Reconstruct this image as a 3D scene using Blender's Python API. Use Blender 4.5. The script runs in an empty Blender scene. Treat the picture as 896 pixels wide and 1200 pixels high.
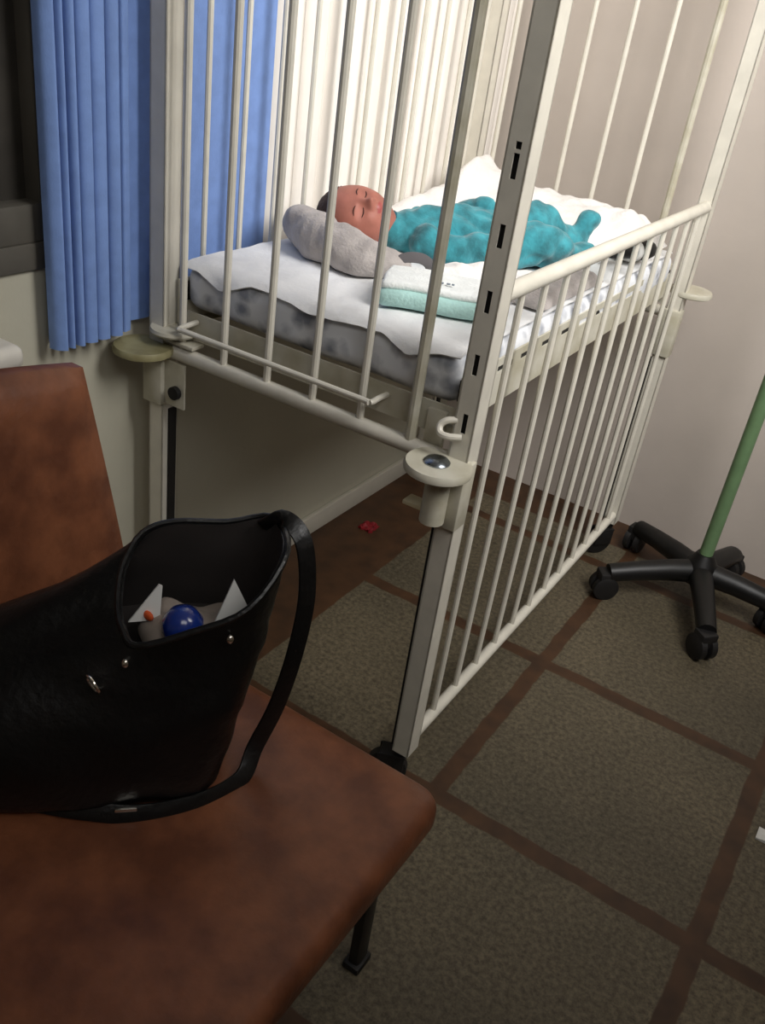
import bpy, bmesh, math, random
from mathutils import Vector, Matrix, noise
random.seed(4)
SC = bpy.context.scene
COL = SC.collection

# ---------------------------------------------------------------- camera, world, lights, exposure
cam_d = bpy.data.cameras.new('camera'); cam = bpy.data.objects.new('camera', cam_d); COL.objects.link(cam)
cam.location = (0.47112, -1.25966, 1.41597)
cam.rotation_mode = 'XYZ'; cam.rotation_euler = (1.03915, -0.13159, 0.57734)
cam_d.sensor_fit = 'VERTICAL'; cam_d.sensor_height = 24.0; cam_d.lens = 24.0 * 1060.8 / 1200
cam_d.clip_start = 0.02
SC.camera = cam
W = bpy.data.worlds.new('world'); SC.world = W; W.use_nodes = True
W.node_tree.nodes['Background'].inputs[0].default_value = (0.9, 0.95, 1.0, 1)
W.node_tree.nodes['Background'].inputs[1].default_value = 0.02

ld = bpy.data.lights.new('key_spot', 'SPOT'); ld.energy = 185; ld.shadow_soft_size = 0.50; ld.color = (1.0, 0.98, 0.955)  # unseen key spot, added; its cone is shaped to leave floor and chair dim
ld.spot_size = math.radians(106); ld.spot_blend = 1.0
lamp = bpy.data.objects.new('key_spot', ld); COL.objects.link(lamp); lamp.location = (1.0, 0.05, 2.2)
lamp.rotation_euler = (Vector((-0.52, 0.98, 1.2)) - lamp.location).to_track_quat('-Z', 'Y').to_euler()
fd = bpy.data.lights.new('fill_area', 'AREA'); fd.shape = 'RECTANGLE'; fd.size = 1.2; fd.size_y = 1.2; fd.energy = 14; fd.color = (1.0, 0.98, 0.95)  # unseen soft fill, added to brighten the faces turned to the camera
fill = bpy.data.objects.new('fill_area', fd); COL.objects.link(fill); fill.location = (0.9, -1.3, 2.66)
fill.rotation_euler = (Vector((-0.3, 0.2, 0.7)) - fill.location).to_track_quat('-Z', 'Y').to_euler()
SC.view_settings.view_transform = 'Standard'; SC.view_settings.look = 'None'
SC.view_settings.gamma = 1.0; SC.view_settings.use_curve_mapping = False
SC.view_settings.exposure = 0.22

# ---------------------------------------------------------------- materials
def lin(c):
    return tuple(((v/255)/12.92 if v/255 <= 0.04045 else ((v/255+0.055)/1.055)**2.4) for v in c)
def mat(name, rgb, rough=0.6, var=0.12, scale=12.0, bump=0.0, bscale=80.0, metal=0.0, spec=0.5, rgb2=None, sheen=0.0, coat=0.0, detail=4):
    m = bpy.data.materials.new(name); m.use_nodes = True
    nt = m.node_tree; N = nt.nodes; L = nt.links; b = N['Principled BSDF']
    c = lin(rgb)
    c2 = lin(rgb2) if rgb2 else tuple(v*(1-var*2) for v in c)
    tc = N.new('ShaderNodeTexCoord'); nz = N.new('ShaderNodeTexNoise')
    nz.inputs['Scale'].default_value = scale; nz.inputs['Detail'].default_value = detail
    L.new(tc.outputs['Object'], nz.inputs['Vector'])
    r = N.new('ShaderNodeValToRGB'); r.color_ramp.elements[0].position = 0.35; r.color_ramp.elements[1].position = 0.65
    r.color_ramp.elements[0].color = (*c2, 1); r.color_ramp.elements[1].color = (*c, 1)
    L.new(nz.outputs['Fac'], r.inputs['Fac']); L.new(r.outputs['Color'], b.inputs['Base Color'])
    b.inputs['Roughness'].default_value = rough; b.inputs['Metallic'].default_value = metal
    b.inputs['Specular IOR Level'].default_value = spec
    if sheen: b.inputs['Sheen Weight'].default_value = sheen
    if coat: b.inputs['Coat Weight'].default_value = coat; b.inputs['Coat Roughness'].default_value = 0.25
    if bump:
        n2 = N.new('ShaderNodeTexNoise'); n2.inputs['Scale'].default_value = bscale; n2.inputs['Detail'].default_value = 3
        L.new(tc.outputs['Object'], n2.inputs['Vector'])
        bp = N.new('ShaderNodeBump'); bp.inputs['Strength'].default_value = bump; bp.inputs['Distance'].default_value = 0.004
        L.new(n2.outputs['Fac'], bp.inputs['Height']); L.new(bp.outputs['Normal'], b.inputs['Normal'])
    return m

M = {}
M['enamel'] = mat('cream_enamel', (222, 217, 203), 0.38, 0.05, 20, 0.05, 60)
M['enamel_worn'] = mat('worn_cream_enamel', (205, 201, 186), 0.45, 0.12, 14, 0.1, 60, rgb2=(178, 172, 150))
M['shaded_yellowed_disc'] = mat('yellowed_enamel_in_shade', (158, 152, 116), 0.5, 0.2, 18, rgb2=(120, 112, 76))  # yellowed enamel, tone lowered further for the shade the disc sits in
M['dark'] = mat('dark_shade_and_knob', (30, 27, 24), 0.8, 0.2)  # near-black for the painted shade in slots and gaps, and for the knob
M['steel'] = mat('bolt_steel', (150, 158, 165), 0.22, 0.1, 30, metal=1.0)
M['rubber'] = mat('black_rubber', (24, 22, 22), 0.6, 0.2)
M['wall_back'] = mat('beige_wall_paint', (208, 197, 187), 0.85, 0.05, 3, 0.15, 40)
M['wall_left'] = mat('grey_cream_wall_paint', (190, 186, 168), 0.7, 0.06, 3, 0.15, 40)
M['skirting'] = mat('skirting_paint', (205, 200, 186), 0.5, 0.06, 6)
M['ceiling'] = mat('ceiling_paint', (225, 222, 214), 0.9, 0.03, 3)
M['window_frame'] = mat('grey_window_frame', (92, 88, 80), 0.5, 0.1)
M['night_glass'] = mat('night_window_glass', (60, 56, 50), 0.5, 0.2)
M['blue'] = mat('blue_curtain_cloth', (120, 150, 208), 0.75, 0.06, 30, 0.1, 300, sheen=0.1)
M['white_curtain'] = mat('white_curtain_cloth', (246, 240, 232), 0.8, 0.02, 20)
M['sheet'] = mat('white_sheet', (236, 236, 236), 0.9, 0.04, 10, 0.3, 90)
M['blanket'] = mat('white_blanket', (240, 236, 232), 0.95, 0.04, 10, 0.5, 120, sheen=0.2)
M['grey_knit'] = mat('grey_knit', (178, 170, 166), 0.95, 0.12, 30, 0.5, 200, sheen=0.2)
M['grey_dark'] = mat('dark_grey_cuff', (96, 92, 94), 0.9, 0.1)
M['aqua'] = mat('pale_aqua_terry', (176, 214, 208), 0.95, 0.08, 30, 0.4, 200)
M['aqua_white'] = mat('white_terry', (235, 238, 236), 0.95, 0.05, 30, 0.4, 200)
M['print'] = mat('grey_print', (130, 140, 150), 0.9, 0.1)
M['teal'] = mat('teal_plush', (60, 154, 166), 0.9, 0.26, 30, 0.4, 160, sheen=0.3)
M['teal_dark'] = mat('dark_teal_seam', (14, 88, 104), 0.9, 0.1)
M['skin'] = mat('newborn_skin', (178, 112, 96), 0.6, 0.12, 22, 0.1, 150)
M['lips'] = mat('lips', (168, 84, 80), 0.45, 0.05)
M['hair'] = mat('dark_brown_hair', (62, 40, 34), 0.7, 0.25, 60, 0.6, 180)
M['lash'] = mat('eyelashes', (70, 38, 32), 0.8, 0.1)
M['vinyl'] = mat('brown_vinyl', (130, 78, 50), 0.46, 0.14, 16, 0.35, 60, coat=0.12, rgb2=(98, 55, 34))
M['vinyl_seam'] = mat('brown_piping', (98, 50, 30), 0.5, 0.1)
M['chair_metal'] = mat('dark_chair_metal', (38, 34, 30), 0.45, 0.2, metal=0.3)
M['bag'] = mat('black_leather', (10, 10, 11), 0.36, 0.2, 20, 0.3, 90)
M['lining'] = mat('bag_lining', (36, 30, 28), 0.85, 0.15)
M['chrome'] = mat('bag_chrome', (230, 225, 215), 0.18, 0.03, metal=1.0)
M['paper'] = mat('white_paper', (226, 226, 222), 0.8, 0.03)
M['orange'] = mat('orange_print', (222, 92, 40), 0.7, 0.05)
M['bluecap'] = mat('dark_blue_plastic', (26, 50, 128), 0.16, 0.05, coat=0.5)
M['greycloth'] = mat('grey_beige_cloth', (150, 138, 128), 0.9, 0.12, 30)
M['pole_green_reflection'] = mat('pole_with_green_reflection', (112, 142, 102), 0.4, 0.06, 30, metal=0.0)  # green reflection on the pole put into its base colour
M['black_base'] = mat('black_plastic_base', (16, 15, 15), 0.45, 0.2)
M['red'] = mat('red_scrap', (140, 24, 34), 0.6, 0.1)
M['tab'] = mat('cream_tab', (226, 214, 176), 0.5, 0.05)
M['cabinet'] = mat('white_cabinet', (224, 220, 210), 0.4, 0.05)

# mattress ticking: grey-blue floral smudges
def floral():
    m = bpy.data.materials.new('faded_floral_ticking'); m.use_nodes = True
    N = m.node_tree.nodes; L = m.node_tree.links; b = N['Principled BSDF']; b.inputs['Roughness'].default_value = 0.9
    tc = N.new('ShaderNodeTexCoord')
    v = N.new('ShaderNodeTexVoronoi'); v.inputs['Scale'].default_value = 26
    nz = N.new('ShaderNodeTexNoise'); nz.inputs['Scale'].default_value = 18; nz.inputs['Detail'].default_value = 5
    L.new(tc.outputs['Object'], v.inputs['Vector']); L.new(tc.outputs['Object'], nz.inputs['Vector'])
    mul = N.new('ShaderNodeMath'); mul.operation = 'MULTIPLY_ADD'; mul.inputs[1].default_value = 0.6
    L.new(v.outputs['Distance'], mul.inputs[0]); L.new(nz.outputs['Fac'], mul.inputs[2])
    r = N.new('ShaderNodeValToRGB')
    e = r.color_ramp.elements; e[0].position = 0.5; e[0].color = (*lin((140, 144, 154)), 1); e[1].position = 0.8; e[1].color = (*lin((224, 226, 230)), 1)
    L.new(mul.outputs[0], r.inputs['Fac']); L.new(r.outputs['Color'], b.inputs['Base Color'])
    return m
M['floral'] = floral()

def floor_mat():
    m = bpy.data.materials.new('terrazzo_tiles_with_brown_strips'); m.use_nodes = True
    N = m.node_tree.nodes; L = m.node_tree.links; b = N['Principled BSDF']
    g = N.new('ShaderNodeNewGeometry'); s = N.new('ShaderNodeSeparateXYZ'); L.new(g.outputs['Position'], s.inputs[0])
    def math_(op, a, c=None, d=None):
        n = N.new('ShaderNodeMath'); n.operation = op
        for i, v in enumerate((a, c, d)):
            if v is None: continue
            if isinstance(v, (int, float)): n.inputs[i].default_value = v
            else: L.new(v, n.inputs[i])
        return n.outputs[0]
    wob = N.new('ShaderNodeTexNoise'); wob.inputs['Scale'].default_value = 14; L.new(g.outputs['Position'], wob.inputs['Vector'])
    w = math_('MULTIPLY', math_('SUBTRACT', wob.outputs['Fac'], 0.5), 0.014)
    def dist(axis):
        p = math_('ADD', math_('ADD', s.outputs[axis], w), 0.275 + 5.5)
        f = math_('MODULO', p, 0.55)
        return math_('ABSOLUTE', math_('SUBTRACT', f, 0.275))
    d = math_('MINIMUM', dist(0), dist(1))
    line = math_('SMOOTH_MIN', 1.0, math_('MAXIMUM', 0.0, math_('MULTIPLY', math_('SUBTRACT', 0.021, d), 300.0)), 0.1)
    bord = math_('MAXIMUM', math_('LESS_THAN', math_('ADD', s.outputs[0], w), -0.56), math_('GREATER_THAN', math_('ADD', s.outputs[1], w), 1.235))
    mask = math_('MINIMUM', 1.0, math_('MAXIMUM', line, bord))
    # terrazzo chips
    n1 = N.new('ShaderNodeTexNoise'); n1.inputs['Scale'].default_value = 90; n1.inputs['Detail'].default_value = 6; n1.inputs['Roughness'].default_value = 0.75
    n2 = N.new('ShaderNodeTexNoise'); n2.inputs['Scale'].default_value = 2.2; n2.inputs['Detail'].default_value = 3
    v = N.new('ShaderNodeTexVoronoi'); v.inputs['Scale'].default_value = 120
    for n in (n1, n2, v): L.new(g.outputs['Position'], n.inputs['Vector'])
    r = N.new('ShaderNodeValToRGB'); e = r.color_ramp.elements
    e[0].position = 0.36; e[0].color = (*lin((66, 59, 46)), 1); e[1].position = 0.64; e[1].color = (*lin((118, 108, 88)), 1)
    L.new(n1.outputs['Fac'], r.inputs['Fac'])
    r2 = N.new('ShaderNodeValToRGB'); e = r2.color_ramp.elements
    e[0].position = 0.3; e[0].color = (0.62, 0.62, 0.60, 1); e[1].position = 0.7; e[1].color = (1.12, 1.10, 1.06, 1)
    L.new(n2.outputs['Fac'], r2.inputs['Fac'])
    mx = N.new('ShaderNodeMix'); mx.data_type = 'RGBA'; mx.blend_type = 'MULTIPLY'; mx.inputs[0].default_value = 1
    L.new(r.outputs['Color'], mx.inputs[6]); L.new(r2.outputs['Color'], mx.inputs[7])
    rb = N.new('ShaderNodeValToRGB'); e = rb.color_ramp.elements
    e[0].position = 0.3; e[0].color = (*lin((58, 38, 22)), 1); e[1].position = 0.7; e[1].color = (*lin((80, 53, 31)), 1)
    n3 = N.new('ShaderNodeTexNoise'); n3.inputs['Scale'].default_value = 16; L.new(g.outputs['Position'], n3.inputs['Vector']); L.new(n3.outputs['Fac'], rb.inputs['Fac'])
    fin = N.new('ShaderNodeMix'); fin.data_type = 'RGBA'
    L.new(mask, fin.inputs[0]); L.new(mx.outputs[2], fin.inputs[6]); L.new(rb.outputs['Color'], fin.inputs[7])
    L.new(fin.outputs[2], b.inputs['Base Color']); b.inputs['Roughness'].default_value = 0.55
    return m
M['floor'] = floor_mat()

# ---------------------------------------------------------------- mesh helpers
def box(bm, lo, hi, bev=0.0, seg=2, mi=0):
    lo = Vector(lo); hi = Vector(hi); t = bmesh.new()
    bmesh.ops.create_cube(t, size=1.0)
    for v in t.verts: v.co = Vector(((v.co.x+.5)*(hi.x-lo.x)+lo.x, (v.co.y+.5)*(hi.y-lo.y)+lo.y, (v.co.z+.5)*(hi.z-lo.z)+lo.z))
    if bev: bmesh.ops.bevel(t, geom=t.edges[:], offset=bev, segments=seg, profile=0.5, affect='EDGES')
    merge(bm, t, mi)
def merge(bm, t, mi=0, mtx=None):
    if mtx is not None: bmesh.ops.transform(t, matrix=mtx, verts=t.verts[:])
    mp = {v: bm.verts.new(v.co) for v in t.verts}
    for f in t.faces:
        try: nf = bm.faces.new([mp[v] for v in f.verts]); nf.material_index = mi or f.material_index; nf.smooth = True
        except ValueError: pass
    t.free()
def catmull(pts, n=6, closed=False):
    P = [Vector(p) for p in pts]; out = []; k = len(P)
    rng = range(k) if closed else range(k-1)
    for i in rng:
        if closed: a, b, c, d = P[i-1], P[i], P[(i+1) % k], P[(i+2) % k]
        else: a, b, c, d = P[max(i-1, 0)], P[i], P[i+1], P[min(i+2, k-1)]
        for j in range(n):
            t = j/n
            out.append(0.5*((2*b)+(c-a)*t+(2*a-5*b+4*c-d)*t*t+(3*b-a-3*c+d)*t**3))
    if not closed: out.append(P[-1].copy())
    return out
def tube(bm, pts, r, seg=10, closed=False, flat=None, mi=0):
    """round (or flattened) tube along a polyline; flat=(half_width, half_thick, up vector)"""
    P = [Vector(p) for p in pts]; n = len(P); rings = []
    ref = None
    for i, p in enumerate(P):
        if closed: d = (P[(i+1) % n]-P[i-1])
        else: d = (P[min(i+1, n-1)]-P[max(i-1, 0)])
        d.normalize()
        if flat: up = Vector(flat[2])
        elif ref is None: up = Vector((0, 0, 1)) if abs(d.z) < 0.9 else Vector((1, 0, 0))
        else: up = ref
        a = (up - d*up.dot(d)).normalized(); b = d.cross(a); ref = a
        rr = r[i] if isinstance(r, (list, tuple)) else r
        ring = []
        for k in range(seg):
            t = 2*math.pi*k/seg
            if flat: q = p + b*flat[0]*math.copysign(abs(math.cos(t))**0.5, math.cos(t)) + a*flat[1]*math.copysign(abs(math.sin(t))**0.5, math.sin(t))
            else: q = p + a*rr*math.cos(t) + b*rr*math.sin(t)
            ring.append(bm.verts.new(q))
        rings.append(ring)
    for i in range(n if closed else n-1):
        A = rings[i]; B = rings[(i+1) % n]
        for k in range(seg):
            f = bm.faces.new((A[k], A[(k+1) % seg], B[(k+1) % seg], B[k])); f.smooth = True; f.material_index = mi
    if not closed:
        f = bm.faces.new(rings[0][::-1]); f.material_index = mi
        f = bm.faces.new(rings[-1]); f.material_index = mi
def lathe(bm, prof, c, seg=32, axis='Z', mi=0):
    """prof: list of (r, h) from the bottom up, closed by caps"""
    rings = []
    for r, h in prof:
        ring = []
        for k in range(seg):
            t = 2*math.pi*k/seg; x, y, z = r*math.cos(t), r*math.sin(t), h
            if axis == 'X': x, y, z = z, x, y
            if axis == 'Y': x, y, z = y, z, x
            ring.append(bm.verts.new((c[0]+x, c[1]+y, c[2]+z)))
        rings.append(ring)
    for A, B in zip(rings, rings[1:]):
        for k in range(seg):
            f = bm.faces.new((A[k], A[(k+1) % seg], B[(k+1) % seg], B[k])); f.smooth = True; f.material_index = mi
    bm.faces.new(rings[0][::-1]).material_index = mi; bm.faces.new(rings[-1]).material_index = mi
def obj(name, bm, m, parent=None, sharp=35):
    bmesh.ops.recalc_face_normals(bm, faces=bm.faces[:])
    me = bpy.data.meshes.new(name); bm.to_mesh(me); bm.free()
    for mm in (m if isinstance(m, (list, tuple)) else [m]): me.materials.append(mm)
    for p in me.polygons: p.use_smooth = True
    if sharp: me.set_sharp_from_angle(angle=math.radians(sharp))
    o = bpy.data.objects.new(name, me); COL.objects.link(o)
    if parent: o.parent = parent
    return o
def tag(o, label, cat, group=None, kind=None):
    if label: o['label'] = label
    if cat: o['category'] = cat
    if group: o['group'] = group
    if kind: o['kind'] = kind
    return o
def empty(name, loc, label, cat, group=None, rz=0):
    o = bpy.data.objects.new(name, None); COL.objects.link(o); o.location = loc; o.rotation_euler = (0, 0, rz)
    o.empty_display_size = 0.1
    return tag(o, label, cat, group)
def struct(name, bm, m, parent=None):
    o = obj(name, bm, m, parent); 
    if not parent: o['kind'] = 'structure'
    return o
B = bmesh.new
def evaluated(o, name, mats, parent=None):
    """bake an object's modifiers into a plain mesh object"""
    dg = bpy.context.evaluated_depsgraph_get(); dg.update()
    me = bpy.data.meshes.new_from_object(o.evaluated_get(dg)); me.name = name
    me.materials.clear()
    for mm in mats: me.materials.append(mm)
    for p in me.polygons: p.use_smooth = True; p.material_index = 0
    old = o.data; bpy.data.objects.remove(o); bpy.data.meshes.remove(old)
    n = bpy.data.objects.new(name, me); COL.objects.link(n)
    if parent: n.parent = parent
    return n

# ---------------------------------------------------------------- the room
WX, WY, ZC = -0.795, 1.40, 2.7
bm = B(); box(bm, (-1.0, -3.2, -0.08), (3.0, WY+0.1, 0.0)); struct('floor', bm, M['floor'])
bm = B(); box(bm, (-1.0, -3.2, ZC), (3.0, WY+0.1, ZC+0.08)); struct('ceiling', bm, M['ceiling'])
bm = B(); box(bm, (WX, WY, 0), (3.0, WY+0.1, ZC)); struct('wall_back', bm, M['wall_back'])
# left wall with the opening of the dark window
WY0, WY1, WZ0, WZ1 = -1.9, -0.20, 0.97, 2.1
bm = B()
box(bm, (WX-0.12, -3.2, 0), (WX, WY0, ZC)); box(bm, (WX-0.12, WY1, 0), (WX, WY+0.1, ZC))
box(bm, (WX-0.12, WY0, 0), (WX, WY1, WZ0)); box(bm, (WX-0.12, WY0, WZ1), (WX, WY1, ZC))
struct('wall_left', bm, M['wall_left'])
bm = B(); box(bm, (2.9, -3.2, 0), (3.0, WY, ZC)); struct('wall_right', bm, M['wall_back'])
bm = B(); box(bm, (-0.9, -3.3, 0), (3.0, -3.2, ZC)); struct('wall_front', bm, M['wall_back'])
bm = B(); box(bm, (WX, -3.2, 0), (WX+0.016, WY, 0.062), 0.004); struct('baseboard_left', bm, M['skirting'])
# window
bm = B()
box(bm, (WX-0.05, WY0, WZ0), (WX+0.006, WY1, WZ0+0.062), 0.003); box(bm, (WX-0.05, WY0, WZ1-0.06), (WX+0.004, WY1, WZ1), 0.003)
for y in (WY0, WY1-0.06, (WY0+WY1)/2-0.03): box(bm, (WX-0.05, y, WZ0), (WX+0.004, y+0.06, WZ1), 0.003)
wf = struct('window_1', bm, M['window_frame'])
bm = B(); box(bm, (WX-0.04, WY0+0.01, WZ0+0.01), (WX-0.03, WY1-0.01, WZ1-0.01)); obj('pane', bm, M['night_glass'], wf)
bm = B(); box(bm, (WX-0.1, WY0-0.04, WZ0-0.045), (WX+0.009, WY1+0.03, WZ0), 0.003); obj('sill', bm, M['window_frame'], wf)

# ---------------------------------------------------------------- curtains on the left wall
def curtain_mesh(path, z0, z1, th=0.0012, hem=None, nz=14, sway=0.004, seed=0):
    """a cloth hanging along a wavy plan path, given real thickness"""
    bm = B(); cols = []
    n = len(path)
    for i, (x, y) in enumerate(path):
        a = Vector(path[max(i-1, 0)]); b = Vector(path[min(i+1, n-1)]); d = (b-a).normalized(); nn = Vector((-d.y, d.x))
        f, g = [], []
        for k in range(nz+1):
            t = k/nz; z = z0 + (z1-z0)*t
            if hem and k == 0: z += hem(i/(n-1))
            s = sway*(1-t)*math.sin(i*0.37+seed+2.0*t)
            f.append(bm.verts.new((x+nn.x*(th+s), y+nn.y*(th+s), z))); g.append(bm.verts.new((x-nn.x*(th-s), y-nn.y*(th-s), z)))
        cols.append((f, g))
    for (f0, g0), (f1, g1) in zip(cols, cols[1:]):
        for k in range(nz):
            bm.faces.new((f0[k], f1[k], f1[k+1], f0[k+1])); bm.faces.new((g0[k], g0[k+1], g1[k+1], g1[k]))
        bm.faces.new((f0[0], g0[0], g1[0], f1[0])); bm.faces.new((f0[nz], f1[nz], g1[nz], g0[nz]))
    for f, g in (cols[0], cols[-1]):
        for k in range(nz): bm.faces.new((f[k], f[k+1], g[k+1], g[k]))
    return bm
# blue: pleats bunched at the free edge, the rest nearly flat against the wall
pl = [(0.030, -0.276), (0.046, -0.274)]
for vy in (-0.254, -0.236, -0.216, -0.188, -0.158, -0.130):
    pl += [(0.056, vy-0.009), (0.052, vy-0.0058), (0.030, vy-0.0042), (0.007, vy-0.0026), (0.007, vy+0.0026), (0.030, vy+0.0042), (0.050, vy+0.0058)]
pl += [(0.050, -0.118), (0.046, -0.108), (0.026, -0.103), (0.012, -0.097), (0.018, -0.07), (0.021, -0.03), (0.016, 0.05), (0.020, 0.12), (0.016, 0.2), (0.019, 0.26), (0.018, 0.300)]
path = [(WX+p.x, p.y) for p in catmull([(a, b, 0) for a, b in pl], 4)]
bm = curtain_mesh(path, 0.80, ZC-0.03, sway=0.0008, hem=lambda t: -0.006+0.03*max(0, t-0.75))
blue = obj('curtain', bm, M['blue'], None, 60)
tag(blue, 'blue curtain with bunched pleats at its free edge, hanging beside the cot', 'curtain')
bm = B(); box(bm, (WX, -1.0, ZC-0.03), (WX+0.05, 1.38, ZC)); struct('trim_1', bm, M['enamel'])
# white: broad folds first, finer ones towards the corner
folds = [0.306, 0.385, 0.47, 0.545, 0.62, 0.69, 0.76, 0.83, 0.88, 0.925, 0.97, 1.015, 1.06, 1.105, 1.15, 1.195, 1.24, 1.285, 1.33, 1.37]
pts = []
for i, (a, b) in enumerate(zip(folds, folds[1:])):
    w = b-a; dep = 0.022 if w > 0.06 else 0.014
    pts += [(WX+0.009, a), (WX+0.009+dep*0.9, a+w*0.22), (WX+0.009+dep, a+w*0.55), (WX+0.009+dep*0.8, a+w*0.9)]
path = [(p.x, p.y) for p in catmull([(a, b, 0) for a, b in pts], 3)]
bm = curtain_mesh(path, 0.80, ZC-0.03, sway=0.001, nz=6)
wc = obj('curtain', bm, M['white_curtain'], None, 60)
tag(wc, 'white pleated curtain with straight upright folds hanging behind the sleeping baby', 'curtain')

# ---------------------------------------------------------------- hospital cot
CW, CL = 0.6777, 1.2351
cot = empty('hospital_cot', (-0.04811, -0.05526, 0), 'cream enamelled steel hospital cot with barred sides, its near side lowered', 'cot', rz=0.0123)
TOP = 1.72; PB = 0.11
def post(name, x0, x1, y0, y1, face, slots, dark_side):
    """perforated square channel; face = which y side carries the slots"""
    bm = B(); t = 0.003
    box(bm, (x0, y0, PB), (x0+t, y1, TOP)); box(bm, (x1-t, y0, PB), (x1, y1, TOP))
    back = (y1-t, y1) if face < 0 else (y0, y0+t)
    front = (y0, y0+t) if face < 0 else (y1-t, y1)
    box(bm, (x0, back[0], PB), (x1, back[1], TOP))
    xm = (x0+x1)/2; hw = 0.0045
    box(bm, (x0, front[0], PB), (xm-hw, front[1], TOP)); box(bm, (xm+hw, front[0], PB), (x1, front[1], TOP))
    z = PB
    for s0, s1 in slots:
        box(bm, (xm-hw, front[0], z), (xm+hw, front[1], s0)); z = s1
    box(bm, (xm-hw, front[0], z), (xm+hw, front[1], TOP)); box(bm, (x0, y0, TOP-0.004), (x1, y1, TOP))
    o = obj(name, bm, M['enamel'], cot)
    bm = B(); box(bm, (x0+0.006, y0+0.008, PB+0.01), (x1-0.006, y1-0.008, TOP-0.01)); obj('slot_shade', bm, M['dark'], o)  # near-black filler paints the shade inside the hollow post
    # painted shadow gap: dark strip on the inward face of the lower leg
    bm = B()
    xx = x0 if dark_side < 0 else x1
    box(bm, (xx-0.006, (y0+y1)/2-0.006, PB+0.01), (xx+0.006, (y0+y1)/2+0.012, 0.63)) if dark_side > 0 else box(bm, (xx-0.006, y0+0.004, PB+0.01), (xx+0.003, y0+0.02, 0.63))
    obj('gap_shade', bm, M['dark'], o)
    return o
sl = []
for zc in (1.222, 1.127, 1.031, 0.932, 0.833):
    sl.append((zc-0.017, zc+0.017))
sl.append((1.244, 1.254))
sl = sorted(sl)
PWX, PWY = 0.036, 0.042
post('post', -PWX, 0, 0, PWY, -1, sl, -1)
post('post', -CW-PWX/2, -CW+PWX/2, 0, PWY, -1, [], +1)
post('post', -PWX, 0, CL-PWY/2, CL+PWY/2, +1, sl, -1)
post('post', -CW-PWX/2, -CW+PWX/2, CL-PWY/2, CL+PWY/2, +1, [], +1)
# end panels: bottom rail, top rail, bars, and the thicker lift rod beside the corner post
def end_panel(yc):
    bm = B()
    tube(bm, [(-CW+0.01, yc, 0.757), (-0.03, yc, 0.757)], 0.0145, 12)
    e = obj('end_panel', bm, M['enamel'], cot)
    bm = B(); tube(bm, [(-CW+0.01, yc, 1.69), (-0.03, yc, 1.69)], 0.0145, 12); obj('top_rail', bm, M['enamel'], e)
    for k in range(6):
        x = -0.622+0.1015*k
        bm = B(); tube(bm, [(x, yc-0.0, 0.757), (x, yc, 1.69)], 0.0068 if k < 5 else 0.0095, 10)
        obj('bar', bm, M['enamel'] if k < 5 else M['enamel_worn'], e)
    return e
end_panel(0.012); end_panel(CL)
# lowered near side
bm = B(); xs = -0.014
tube(bm, [(xs, PWY-0.002, 1.037), (xs, CL-0.019, 1.037)], 0.0145, 12)
ds = obj('drop_side', bm, M['enamel'], cot)
bm = B(); tube(bm, [(xs, PWY-0.002, 0.138), (xs, CL-0.019, 0.138)], 0.0125, 12); obj('bottom_rail', bm, M['enamel'], ds)
for k in range(12):
    y = 0.117+0.0955*k
    bm = B(); tube(bm, [(xs, y, 0.136), (xs, y, 1.037)], 0.0062, 10); obj('bar', bm, M['enamel'], ds)
# raised far side
bm = B(); xr = -CW+0.002
tube(bm, [(xr, PWY-0.002, 0.79), (xr, CL-0.019, 0.79)], 0.0125, 12)
rs = obj('raised_side', bm, M['enamel'], cot)
bm = B(); tube(bm, [(xr, PWY-0.002, 1.69), (xr, CL-0.019, 1.69)], 0.0145, 12); obj('top_rail', bm, M['enamel'], rs)
for k in range(11):
    y = 0.122+0.1045*k
    bm = B(); tube(bm, [(xr, y, 0.79), (xr, y, 1.69)], 0.0055, 8); obj('bar', bm, M['enamel'], rs)
# bed base: slotted angle rails along the sides, plates at the ends, slats across
bm = B()
for x0 in (-0.05, -CW+0.025):
    t = 0.004
    box(bm, (x0, 0.03, 0.872+0.006), (x0+t, CL-0.03, 0.892)); box(bm, (x0, 0.03, 0.805), (x0+t, CL-0.03, 0.872-0.006))
    y = 0.03
    while y < CL-0.06:
        box(bm, (x0, y, 0.866), (x0+t, min(y+0.036, CL-0.03), 0.878)); y += 0.0955
    box(bm, (x0-0.03 if x0 > -0.3 else x0, 0.03, 0.805), (x0 if x0 > -0.3 else x0+0.03, CL-0.03, 0.809))
for y0 in (0.03, CL-0.034):
    box(bm, (-CW+0.03, y0, 0.785), (-0.05, y0+0.004, 0.838)); 
bb = obj('bed_base', bm, M['enamel_worn'], cot)
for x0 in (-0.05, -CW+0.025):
    bm = B(); xx = x0-0.0035 if x0 > -0.3 else x0+0.0045; box(bm, (xx, 0.034, 0.850), (xx+0.003, CL-0.034, 0.886)); obj('slot_shade', bm, M['dark'], bb)  # dark strip stands in for the shade behind the rail slots
bm = B()
for k in range(8):
    y = 0.1+0.14*k; box(bm, (-CW+0.03, y, 0.826), (-0.05, y+0.07, 0.83))
obj('slats', bm, M['enamel_worn'], bb)
bm = B(); box(bm, (-0.0505, 0.032, 0.80), (-0.0495, 0.033, 0.801)); bm.free()
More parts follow.
